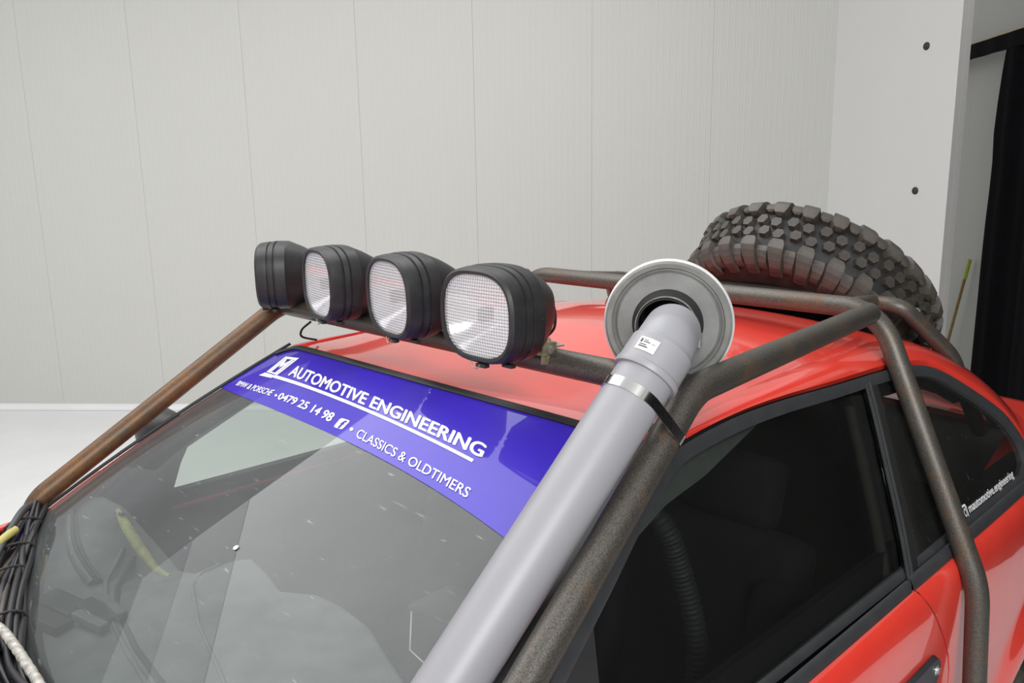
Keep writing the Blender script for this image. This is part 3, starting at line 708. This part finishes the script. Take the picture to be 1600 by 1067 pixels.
# far door mirror
bm = bmesh.new()
prm = [(-.02, .60), (.0, .86), (.03, 1.0), (.06, .93), (.085, .55), (.092, .15)]
vs = []; fs = []; nn = 24
for (yy, sc) in prm:
    for k in range(nn):
        a = 2*PI*k/nn; c_, s_ = math.cos(a), math.sin(a); kk = (abs(c_)**3+abs(s_)**3)**(-1/3)
        vs.append(Vector((-.880+.105*kk*c_*sc, -.27-yy+.05, 1.100+.066*kk*s_*sc)))
for i in range(len(prm)-1):
    for k in range(nn):
        a = i*nn+k; b = i*nn+(k+1) % nn; fs.append((a, b, b+nn, a+nn))
fs.append(tuple(range(nn))[::-1]); fs.append(tuple(range((len(prm)-1)*nn, len(prm)*nn)))
mir = mesh('wing_mirror', vs, fs, M['housing'], car)
tube('mirror_arm', [(-.84, -.30, 1.06), (-.775, -.34, .99)], .018, M['housing'], mir, 10)
# rear wheel behind the arch
def tyre_profile(R, w, shoulder=.022):
    h = w/2; return [(R*.62, -h*.62), (R*.66, -h*.80), (R*.78, -h*.98), (R*.88, -h*.95), (R-shoulder-.010, -h*.84), (R-shoulder, -h*.66), (R-.016, 0), (R-shoulder, h*.66), (R-shoulder-.010, h*.84), (R*.88, h*.95), (R*.78, h*.98), (R*.66, h*.80), (R*.62, h*.62)]
def tread(bm, R, w, ax):
    """chunky off-road tread, joined (used on the mostly hidden road wheel)"""
    n = 30
    for k in range(n):
        for sgn in (-1, 1):
            a = 2*PI*(k+(.5 if sgn > 0 else 0))/n
            rot = Matrix.Rotation(a, 3, 'Z') @ Matrix.Rotation(sgn*.35, 3, 'Y')
            box_geo(bm, Matrix.Rotation(a, 3, 'Z') @ Vector((R-.014, 0, sgn*w*.36)), (.030, .052, w*.27), rot)
    for k in range(56):
        for sgn in (-1, 1):
            a = 2*PI*(k+(.5 if sgn > 0 else 0))/56; box_geo(bm, Matrix.Rotation(a, 3, 'Z') @ Vector((R-.008, 0, sgn*.021)), (.018, .030, .030), Matrix.Rotation(a, 3, 'Z'))
for s in (1, -1):
    wh = lathe('road_wheel', tyre_profile(.385, .22), M['tyre_side'], car, (s*.745, 1.66, .13), (1, 0, 0), 48)
    bm = bmesh.new(); tread(bm, .385, .22, None)
    tr = bmobj('tread_lugs', bm, M['tyre'], wh, False); tr['kind'] = 'stuff'; tr.matrix_local = Matrix.Translation((s*.745, 1.66, .13)) @ frame_from((1, 0, 0)).to_4x4()
    lathe('wheel_rim', [(.0, .03), (.05, .03), (.06, .0), (.20, -.01), (.235, .05), (.242, .06)], M['steel'], wh, (s*.745, 1.66, .13), (s, 0, 0), 36)
    wf = lathe('road_wheel', tyre_profile(.385, .22), M['tyre_side'], car, (s*.745, -1.45, .13), (1, 0, 0), 48)

# ------------------------------------------------------------------ roll cage
cage = thing('roll_cage', 'rusty bare steel tube cage running over the red car roof', 'roll cage', (0, 0, 0))
TR = 0.0252
def mirx(p, s): return (p[0]*s, p[1], p[2])
for s in (1, -1):
    path = [(.785, -.70, .80), (.760, -.600, 1.035), (.671, .029, 1.445), (.578, .885, 1.449)]
    o = tube('side_tube', fillet([mirx(p, s) for p in path], [.10, .15]), TR, M['tube' if s > 0 else 'tube_rust'], cage, 20)
tube('front_crossbar', [(-.660, .035, 1.443), (.660, .035, 1.443)], TR, M['tube'], cage, 20)
hoop = [(.885, .86, .05), (.885, .86, .62), (.868, .872, .86), (.588, .912, 1.455)]
path = hoop+[mirx(p, -1) for p in hoop[::-1]]
tube('main_hoop', fillet(path, [.10, .25, .14, .14, .25, .10], 10), TR, M['tube'], cage, 20)
rear = [(.615, 1.50, 1.10), (.600, 1.38, 1.27), (.512, 1.235, 1.418)]
path = [(.62, 1.62, 1.0)]+rear[1:]+[mirx(p, -1) for p in rear[1:][::-1]]+[(-.62, 1.62, 1.0)]
tube('rear_hoop', fillet(path, [.2, .06, .06, .2]), .0225, M['tube'], cage, 18)
for s in (1, -1): tube('rear_link', [(s*.50, .93, 1.452), (s*.44, 1.22, 1.425)], .018, M['tube'], cage, 12)
tube('rear_stay', [(.520, 1.30, 1.39), (.64, 1.70, 1.02)], .020, M['tube'], cage, 14)

# ------------------------------------------------------------------ four spot lamps
def sup(w, h, n, k, e=2.8):
    a = 2*PI*k/n; c_, s_ = math.cos(a), math.sin(a); q = (abs(c_)**e+abs(s_)**e)**(-1/e); return w*q*c_, h*q*s_
def loft(name, sts, m, parent, n=48, e=2.8, cap0=False, cap1=False, ang=30, dz=0.0):
    vs = []; fs = []
    for (y, w, h, *zo) in sts:
        z0 = zo[0] if zo else 0
        for k in range(n): a, b = sup(w, h, n, k, e); vs.append((a, y, b+z0))
    for i in range(len(sts)-1):
        for k in range(n):
            a = i*n+k; b = i*n+(k+1) % n; fs.append((a, b, b+n, a+n))
    if cap0: fs.append(tuple(range(n))[::-1])
    if cap1: fs.append(tuple(range((len(sts)-1)*n, len(sts)*n)))
    o = mesh(name, vs, fs, m, parent); return sharp(o, ang)
def make_lamp(label):
    L = thing('spot_lamp', label, 'lamp', (0, 0, 0), 'spot lamps on the front crossbar')
    a, b = .103, .086
    loft('bezel', [(-.078, .0885, .0725), (-.088, .090, .074), (-.089, .096, .079), (-.084, .1005, .0835), (-.066, a, b), (-.060, a, b), (-.0585, a-.003, b-.003), (-.056, a-.003, b-.003)], M['housing'], L, ang=25)
    loft('housing', [(-.056, a-.003, b-.003), (-.0545, a+.0005, b+.0005), (-.044, a+.0015, b+.0015), (-.0425, a-.002, b-.002), (-.040, a-.002, b-.002), (-.0385, a+.0015, b+.0015), (-.014, a+.0005, b+.0005), (-.006, .098, .083), (.018, .084, .073), (.042, .066, .060), (.060, .052, .049), (.067, .045, .041), (.069, .030, .024)], M['housing'], L, cap1=True, ang=25)
    n = 30
    def dome(u, v):
        x, z = 2*u-1, 2*v-1
        # square to superellipse
        r = max(abs(x), abs(z)); 
        if r < 1e-6: return (0, -.090, 0)
        ang = math.atan2(z, x); e = 2.8; q = (abs(math.cos(ang))**e+abs(math.sin(ang))**e)**(-1/e)
        return (.0895*r*q*math.cos(ang), -.0835-.006*(1-r*r), .0735*r*q*math.sin(ang))
    grid('lens', dome, 31, 31, M['lens'], L)
    def bowl(u, v):
        x, y, z = dome(u, v); r = max(abs(2*u-1), abs(2*v-1)); return (x*.97, -.080+.062*(1-r*r), z*.97)
    grid('reflector', bowl, 25, 25, M['reflector'], L)
    box('bulb_shield', (0, -.062, 0), (.012, .03, .026), M['bulb'], L, None, .002)
    # mounting foot: U bracket, saddle and bolt
    bm = bmesh.new()
    for s in (-1, 1): box_geo(bm, Vector((.02+s*.030, .045, -.080)), (.004, .034, .040), Matrix.Rotation(-.1, 3, 'X'))
    box_geo(bm, Vector((.02, .045, -.080)), (.070, .036, .005))
    bmobj('mounting_bracket', bm, M['brass'], L, False)
    lathe('bracket_bolt', [(0, .010), (.007, .010), (.008, .006), (.008, 0)], M['steel'], L, (.052, .040, -.072), (1, 0, 0), 6)
    for i, (x, y) in enumerate(((.012, -.082), (.048, -.052))):
        box('retaining_clip', (x, y, -.0875), (.026, .012, .007), M['black'], L, None, .002)
    tube('clip_wire', catmull([(-.016, -.086, -.083), (-.008, -.088, -.092), (.004, -.088, -.093), (.012, -.087, -.085)], 4), .0012, M['steel'], L, 6)
    return L
def copy_tree(o, parent=None):
    c = o.copy(); C.objects.link(c)
    if parent is not None: c.parent = parent
    for ch in list(o.children): copy_tree(ch, c)
    return c
spots = [  # x, y, z, yaw out, pitch, label
    (-.580, .030, 1.536, -.62, .0, 'farthest black spot lamp at the left corner of the crossbar, turned away'),
    (-.278, .012, 1.543, -.20, .0, 'second black spot lamp from the left corner, lens seen as a narrow oval'),
    (.036, -.012, 1.547, -.17, .02, 'third black spot lamp from the left corner, its shell scraped'),
    (.318, -.030, 1.543, -.02, .0, 'nearest and largest-looking spot lamp with square-fluted lens facing forward'),
]
lamp0 = None
for i, (x, y, z, yaw, pitch, lab) in enumerate(spots):
    if lamp0 is None: lamp0 = make_lamp(lab); o = lamp0
    else: o = copy_tree(lamp0)
    o['label'] = lab; o.location = (x, y, z-.0); o.rotation_euler = (pitch, 0, yaw)
# lamp wires
tag(tube('lamp_cable', catmull([(.300, .060, 1.56), (.322, .075, 1.54), (.326, .075, 1.50), (.308, .070, 1.476)], 6), .0028, M['wire_b'], None, 8), 'thin black cable looping down behind the nearest spot lamp', 'cable')
tag(tube('lamp_cable', catmull([(-.50, .02, 1.418), (-.53, .01, 1.395), (-.55, .02, 1.372), (-.545, .06, 1.358)], 6), .003, M['wire_b'], None, 8), 'short black cable hanging below the crossbar by the second lamp', 'cable')
pb = thing('mounting_plate', 'small zinc plate bent over the crossbar right of the nearest lamp', 'bracket', (.325, .035, 1.472))
bm = bmesh.new(); box_geo(bm, Vector((0, 0, .004)), (.085, .045, .003), Matrix.Rotation(.12, 3, 'Y')); box_geo(bm, Vector((-.03, -.015, .018)), (.035, .003, .03), Matrix.Rotation(.3, 3, 'Z'))
bmobj('plate', bm, M['steel'], pb, False)
lathe('bolt', [(0, .008), (.006, .008), (.007, 0)], M['steel'], pb, (.02, 0, .005), (0, 0, 1), 6)

# ------------------------------------------------------------------ snorkel: pipe, elbow, round air filter, straps
sn = thing('snorkel', 'thick grey plastic snorkel pipe with round metal air filter beside the A pillar', 'snorkel', (0, 0, 0))
A = Vector((.640, -.394, 1.186)); B = Vector((.668, -.088, 1.488)); d = (B-A).normalized()
P0 = A-d*.62
PR = .0455
tube('pipe', [P0, A, B+d*.02], PR, M['pvc'], sn, 40)
fa = Vector((-.50, .86, .02)).normalized()         # filter axis, away from the camera side
E0 = B-d*.002
socket_end = B+d*.042
# socket sleeve with lip
lathe('socket', [(PR, -.003), (PR+.0055, -.003), (PR+.0065, .0), (PR+.0065, .006), (PR+.0045, .009), (PR+.004, .050), (PR+.001, .056)], M['pvc'], sn, E0, d, 44, 24)
el = [socket_end-d*.005]
J = socket_end+d*.018
K = J+fa*.095
tube('elbow', fillet([socket_end-d*.01, J, K], .05, 12), PR+.0005, M['pvc'], sn, 40)
Fc = Vector((.578, .088, 1.532))                   # centre of the filter lid
FA = frame_from(fa)
lathe('filter_lid', [(.050, .004), (.052, 0.0), (.085, 0.0), (.0875, .002), (.0895, .006), (.092, .004), (.0945, .0045)], M['filt'], sn, Fc, fa, 64, 20)
lathe('filter_rim', [(.0930, .004), (.0955, -.001), (.103, -.002), (.1065, .002), (.1075, .010), (.105, .017), (.100, .019), (.098, .022)], M['rim'], sn, Fc, fa, 64, 30)
lathe('filter_edge_ring', [(.1068, .003), (.1100, .006), (.1100, .013), (.1065, .015)], M['edge'], sn, Fc, fa, 64, 30)
lathe('rubber_collar', [(.0475, -.016), (.0505, -.017), (.052, -.012), (.0565, -.006), (.060, -.001), (.060, .005)], M['black'], sn, Fc, fa, 56, 30)
lathe('inner_collar', [(.0465, -.030), (.0490, -.030), (.0490, -.015)], M['black'], sn, Fc, fa, 56, 30)
# pleated cartridge behind the lid
vs = []; fs = []; n = 120
for j, (r, h) in enumerate(((.086, .02), (.070, .14))):
    for k in range(n):
        a = 2*PI*k/n; rr = r-(.006 if k % 2 else 0); vs.append(Fc+FA @ Vector((rr*math.cos(a), rr*math.sin(a), h)))
fs = [(k, (k+1) % n, n+(k+1) % n, n+k) for k in range(n)]
mesh('pleated_cartridge', vs, fs, simple('dark_filter_gauze', (0.05, 0.05, 0.05), 0.7), sn, False)
lathe('cartridge_cap', [(0, .150), (.068, .150), (.074, .145), (.074, .135)], M['black'], sn, Fc, fa, 48, 30)
# worm clamp on the collar: band plus screw box
ca = FA @ Vector((math.cos(-.35), math.sin(-.35), 0))
def worm(a_, nm='collar_clamp'):
    lathe(nm, [(.0505, -.028), (.0515, -.028), (.0515, -.020), (.0505, -.020)], M['steel'], sn, Fc, fa, 56)
worm(0)
sd = None
best = max([2*PI*k/72 for k in range(72)], key=lambda a: (FA @ Vector((math.cos(a), math.sin(a), 0))).dot(Vector((.80, .30, -.35))))
v_ = FA @ Vector((math.cos(best), math.sin(best), 0))
tube('clamp_screw', [Fc+v_*.058-fa*.024-Vector((0, 0, .012)), Fc+v_*.058-fa*.024+Vector((0, 0, .012))], .005, M['steel'], sn, 8)
# sticker on the socket
bx = frame_from(d)
camdir = Vector((1.40, -1.05, 1.79))
ctr = E0+d*.03; tocam = (camdir-ctr); tocam = (tocam-d*tocam.dot(d)).normalized(); sid = d.cross(tocam).normalized()
def stick(u, v, off=0.0006):
    a = lerp(-.62, .02, u)+(-.16); h = lerp(.018, .040, v); r = PR+.0046+off; return E0+d*h+(tocam*math.cos(a)-sid*math.sin(a)*-1)*r
solid(grid('sticker', stick, 9, 4, M['label'], sn), .0003, 0)
for (u0, v0, u1, v1) in ((.10, .55, .22, .85), (.28, .60, .62, .68), (.28, .74, .50, .80), (.12, .22, .60, .32), (.12, .38, .50, .46), (.70, .60, .88, .64)):
    grid('sticker_print', lambda u, v: stick(lerp(u0, u1, u), lerp(v0, v1, v), .0010), 4, 2, M['print_'], sn)
# flat steel strap round pipe and cage tube
St = B-d*.040
tc = Vector((.671, .029, 1.445)); tb = Vector((.760, -.600, 1.035)); tdv = (tb-tc).normalized()
Tt = tc+tdv*((St-tc).dot(tdv))
ax = d; c1 = St; c2 = Tt-ax*((Tt-St).dot(ax))
e = (c2-c1); D = e.length; ex = e.normalized(); ey = ax.cross(ex); R1 = PR+.0012; R2 = TR+.0012
al = math.acos((R1-R2)/D) if D > abs(R1-R2) else 0.5
loop = []
for k in range(25): t = al+(2*PI-2*al)*k/24; loop.append(c1+(ex*math.cos(t)+ey*math.sin(t))*R1)
for k in range(17): t = -al+2*al*k/16; loop.append(c2+(ex*math.cos(t)+ey*math.sin(t))*R2)
def strap(name, off, wdt, m):
    n = len(loop); vs = []; cm = (c1+c2)/2
    for p in loop:
        vs += [p+ax*(off-wdt/2), p+ax*(off+wdt/2)]
    fs = [(2*i, 2*((i+1) % n), 2*((i+1) % n)+1, 2*i+1) for i in range(n)]
    o = mesh(name, vs, fs, m, sn); solid(o, .0016, 0); return o
strap('steel_strap', 0, .016, M['chrome'])

# ------------------------------------------------------------------ spare wheel
TC = Vector((.1119, 1.4747, 1.3496)); TN = Vector((-.0376, -.7018, -.7113)).normalized(); TRR = .392; TW = .224
sp = thing('spare_wheel', 'chunky off-road spare tyre lying tilted behind the roof, mud on its lugs', 'spare wheel', tuple(TC))
TM = frame_from(TN)     # local z = lower face direction
def tl(o): o.matrix_local = TM.to_4x4(); return o
def lathe_local(name, prof, m, n=72, ang=30):
    vs = []; fs = []
    for (r, h) in prof:
        for k in range(n): a = 2*PI*k/n; vs.append((r*math.cos(a), r*math.sin(a), h))
    for i in range(len(prof)-1):
        for k in range(n): a = i*n+k; b = i*n+(k+1) % n; fs.append((a, b, b+n, a+n))
    o = mesh(name, vs, fs, m, sp); bm = bmesh.new(); bm.from_mesh(o.data); bmesh.ops.recalc_face_normals(bm, faces=bm.faces); bm.to_mesh(o.data); bm.free(); sharp(o, ang); return tl(o)
h = TW/2; R_ = TRR
lathe_local('carcass', [(.205, -h*.70), (.215, -h*.86), (.26, -h*1.0), (.32, -h*.99), (.352, -h*.88), (.366, -h*.70), (.374, -h*.35), (.376, 0), (.374, h*.35), (.366, h*.70), (.352, h*.88), (.32, h*.99), (.26, h*1.0), (.215, h*.86), (.205, h*.70)], M['tyre_side'])
rim_o = lathe_local('rim', [(.208, h*.74), (.200, h*.70), (.190, h*.40), (.185, .03), (.165, .015), (.09, .03), (.06, .05), (.03, .05), (.03, .03), (.0, .03)], simple('dark_wheel_rim', (0.05, 0.05, 0.05), 0.4, metal=0.5))
for k in range(5):
    a = 2*PI*k/5+.4
    bm = bmesh.new(); bmesh.ops.create_cone(bm, segments=14, radius1=.016, radius2=.014, depth=.012, cap_ends=True, matrix=Matrix.Translation((.130*math.cos(a), .130*math.sin(a), .028)))
    bmobj('rim_boss', bm, M['steel'], rim_o, True)
def prism(pts, r0, r1, shr=.82, drop=None):
    """lug: polygon in (tangential, axial), radial from r0 to r1; drop(axial) lowers the top near the shoulder"""
    n = len(pts); cx = sum(p[0] for p in pts)/n; cy = sum(p[1] for p in pts)/n; vs = []
    for (x, y) in pts: vs.append((x, y, r0-(drop(y)*1.0 if drop else 0)))
    for (x, y) in pts: vs.append((cx+(x-cx)*shr, cy+(y-cy)*(shr*.5+.5), r1-(drop(cy+(y-cy)*.93) if drop else 0)))
    fs = [(i, (i+1) % n, n+(i+1) % n, n+i) for i in range(n)]+[tuple(range(n, 2*n)), tuple(range(n))[::-1]]
    return vs, fs
def lug_mesh(name, vs, fs, m):
    me = bpy.data.meshes.new(name); me.from_pydata([(v[2], v[0], v[1]) for v in vs], [], fs); me.update(); me.materials.append(m)
    bm = bmesh.new(); bm.from_mesh(me); bmesh.ops.recalc_face_normals(bm, faces=bm.faces); bm.to_mesh(me); bm.free(); return me
def drop(y): a = max(0, abs(y)-.075); return a*a*14
def drop_s(y): a = max(0, abs(y)-.07); return a*.30+a*a*9
def strip_lug(st, shr=.82):
    # st: (axial, half width, tangential shift, base radius, top radius)
    vs = []; fs = []
    for (y, w_, dx, r0, r1) in st: vs += [(dx-w_, y, r0), (dx-w_*shr, y, r1), (dx+w_*shr, y, r1), (dx+w_, y, r0)]
    for i in range(len(st)-1):
        a = i*4
        for k in range(3): fs.append((a+k, a+k+1, a+k+5, a+k+4))
    e = (len(st)-1)*4; fs += [(0, 1, 2, 3), (e+3, e+2, e+1, e)]
    return vs, fs
sh_l = lug_mesh('shoulder_lug', *strip_lug([(.043, .008, .004, .366, .386), (.048, .018, .002, .366, .399), (.062, .027, .0, .364, .400), (.080, .029, -.002, .360, .398), (.094, .027, -.005, .355, .388), (.108, .023, -.008, .345, .374), (.119, .020, -.010, .318, .352), (.121, .017, -.010, .312, .330)]), M['tyre'])
sh_s = lug_mesh('shoulder_lug_short', *strip_lug([(.064, .010, .002, .362, .379), (.070, .019, .001, .362, .384), (.086, .021, -.002, .358, .382), (.100, .018, -.005, .350, .372), (.111, .015, -.006, .338, .356), (.114, .013, -.006, .330, .342)]), M['tyre'])
hexa = lug_mesh('centre_block', *prism([(-.0195, -.004), (-.011, .0165), (.010, .018), (.0205, .004), (.011, -.016), (-.009, -.0165)], .366, .393, .84), M['tyre'])
hexb = lug_mesh('centre_block_b', *prism([(-.0205, .002), (-.010, .016), (.012, .015), (.0195, -.003), (.008, -.018), (-.012, -.016)], .366, .392, .86), M['tyre'])
def place(name, me, ang, axial, flip):
    o = bpy.data.objects.new(name, me); C.objects.link(o); o.parent = sp
    m = TM.to_4x4() @ Matrix.Rotation(ang, 4, 'Z') @ Matrix.Translation((0, 0, axial))
    if flip: m = m @ Matrix.Rotation(PI, 4, 'X')
    o.matrix_local = m
nl = 28
for k in range(nl):
    for fl in (0, 1):
        a = 2*PI*(k+.5*fl)/nl
        place('shoulder_lug', sh_l, a, 0, fl); place('shoulder_lug', sh_s, a+PI/nl, 0, fl)
for k in range(50):
    for fl in (0, 1):
        place('centre_block', hexa if (k+fl) % 2 else hexb, 2*PI*(k+.5*fl)/50, (.021 if not fl else -.021)+(.003 if k % 2 else -.003), fl)
# moulding whiskers on the tread, upper edge
vs = []; fs = []
for k in range(90):
    a = 2*PI*k/90+random.uniform(-.02, .02); zz = random.choice([-1, -1, 1])*random.uniform(.075, .108); r0 = .380-drop(zz)*.5; L_ = random.uniform(.010, .022)
    b = len(vs); t = .0008
    for (da, dz) in ((-t, -t), (t, -t), (0, t)): vs.append((r0*math.cos(a)-da*math.sin(a), r0*math.sin(a)+da*math.cos(a), zz+dz))
    vs.append(((r0+L_)*math.cos(a+random.uniform(-.01, .01)), (r0+L_)*math.sin(a), zz+random.uniform(-.004, .004)))
    fs += [(b, b+1, b+3), (b+1, b+2, b+3), (b+2, b, b+3)]
wo = mesh('moulding_whiskers', vs, fs, M['spew'], sp, False); wo['kind'] = 'stuff'; tl(wo)

# ------------------------------------------------------------------ wiring loom along the foot of the windscreen
lm = thing('wiring_loom', 'bundle of black, violet and yellow cables lying along the foot of the windscreen', 'cable bundle', (0, 0, 0))
def foot(x, up=.0, fwd=.0): zb = zbot(x); return Vector((x, wsy(x, zb)-fwd, zb+up))
random.seed(3)
for i in range(14):
    ph = random.uniform(0, 6.28); f0 = random.uniform(.0, .075); u0 = random.uniform(-.012, .022); r = random.uniform(.004, .0095)
    pts = [foot(x, u0+.008*math.sin(x*17+ph), f0*(.25+.75*max(0, min(1, (x+.72)/.25)))+.010*math.sin(x*11+ph*2)) for x in [-.725+j*.072 for j in range(13)]]
    mm = M['wire_b'] if i % 4 else (M['wire_v'] if i % 8 else M['tube'])
    o = tube('cable', catmull(pts, 5), r, mm, lm, 8)
    if mm is M['wire_v']: o['label'] = 'violet cable'
pts = [foot(x, u, f) for x, u, f in ((-.615, .034, .035), (-.575, .040, .052), (-.53, .036, .085), (-.48, .020, .12))]
o = tube('cable', catmull(pts, 6), .0095, M['wire_y'], lm, 10); o['label'] = 'thick yellow cable'
pts = [foot(x, u, f) for x, u, f in ((-.30, .024, .050), (-.24, .028, .028), (-.17, .030, .014), (-.08, .030, .004), (.04, .028, .002))]
o = tube('corrugated_sleeve', catmull(pts, 30), lambda t: .008+.0012*math.sin(t*420), M['sleeve'], lm, 10); o['label'] = 'yellow-white corrugated sleeve'
for x in (-.66, -.56, -.47, -.30): 
    c = foot(x, .010, .03); tube('cable_tie', [c+Vector((.0, .040*math.cos(t), .022*math.sin(t))) for t in [j*2*PI/14 for j in range(15)]], .0028, M['black'], lm, 6, False)
# wiper arm and blade resting on the loom
wp = thing('wiper', 'black wiper arm with its blade lying along the lower left windscreen edge', 'wiper', (0, 0, 0))
tube('arm', catmull([foot(-.735, .020, .020), foot(-.68, .040, .030), foot(-.60, .038, .045), foot(-.50, .03, .06)], 6), lambda t: .010-.004*t, M['trim'], wp, 8)
tube('blade', catmull([foot(-.74, .012, -.008), foot(-.65, .016, -.002), foot(-.55, .020, .004), foot(-.46, .014, .012)], 6), .0065, M['black'], wp, 6)
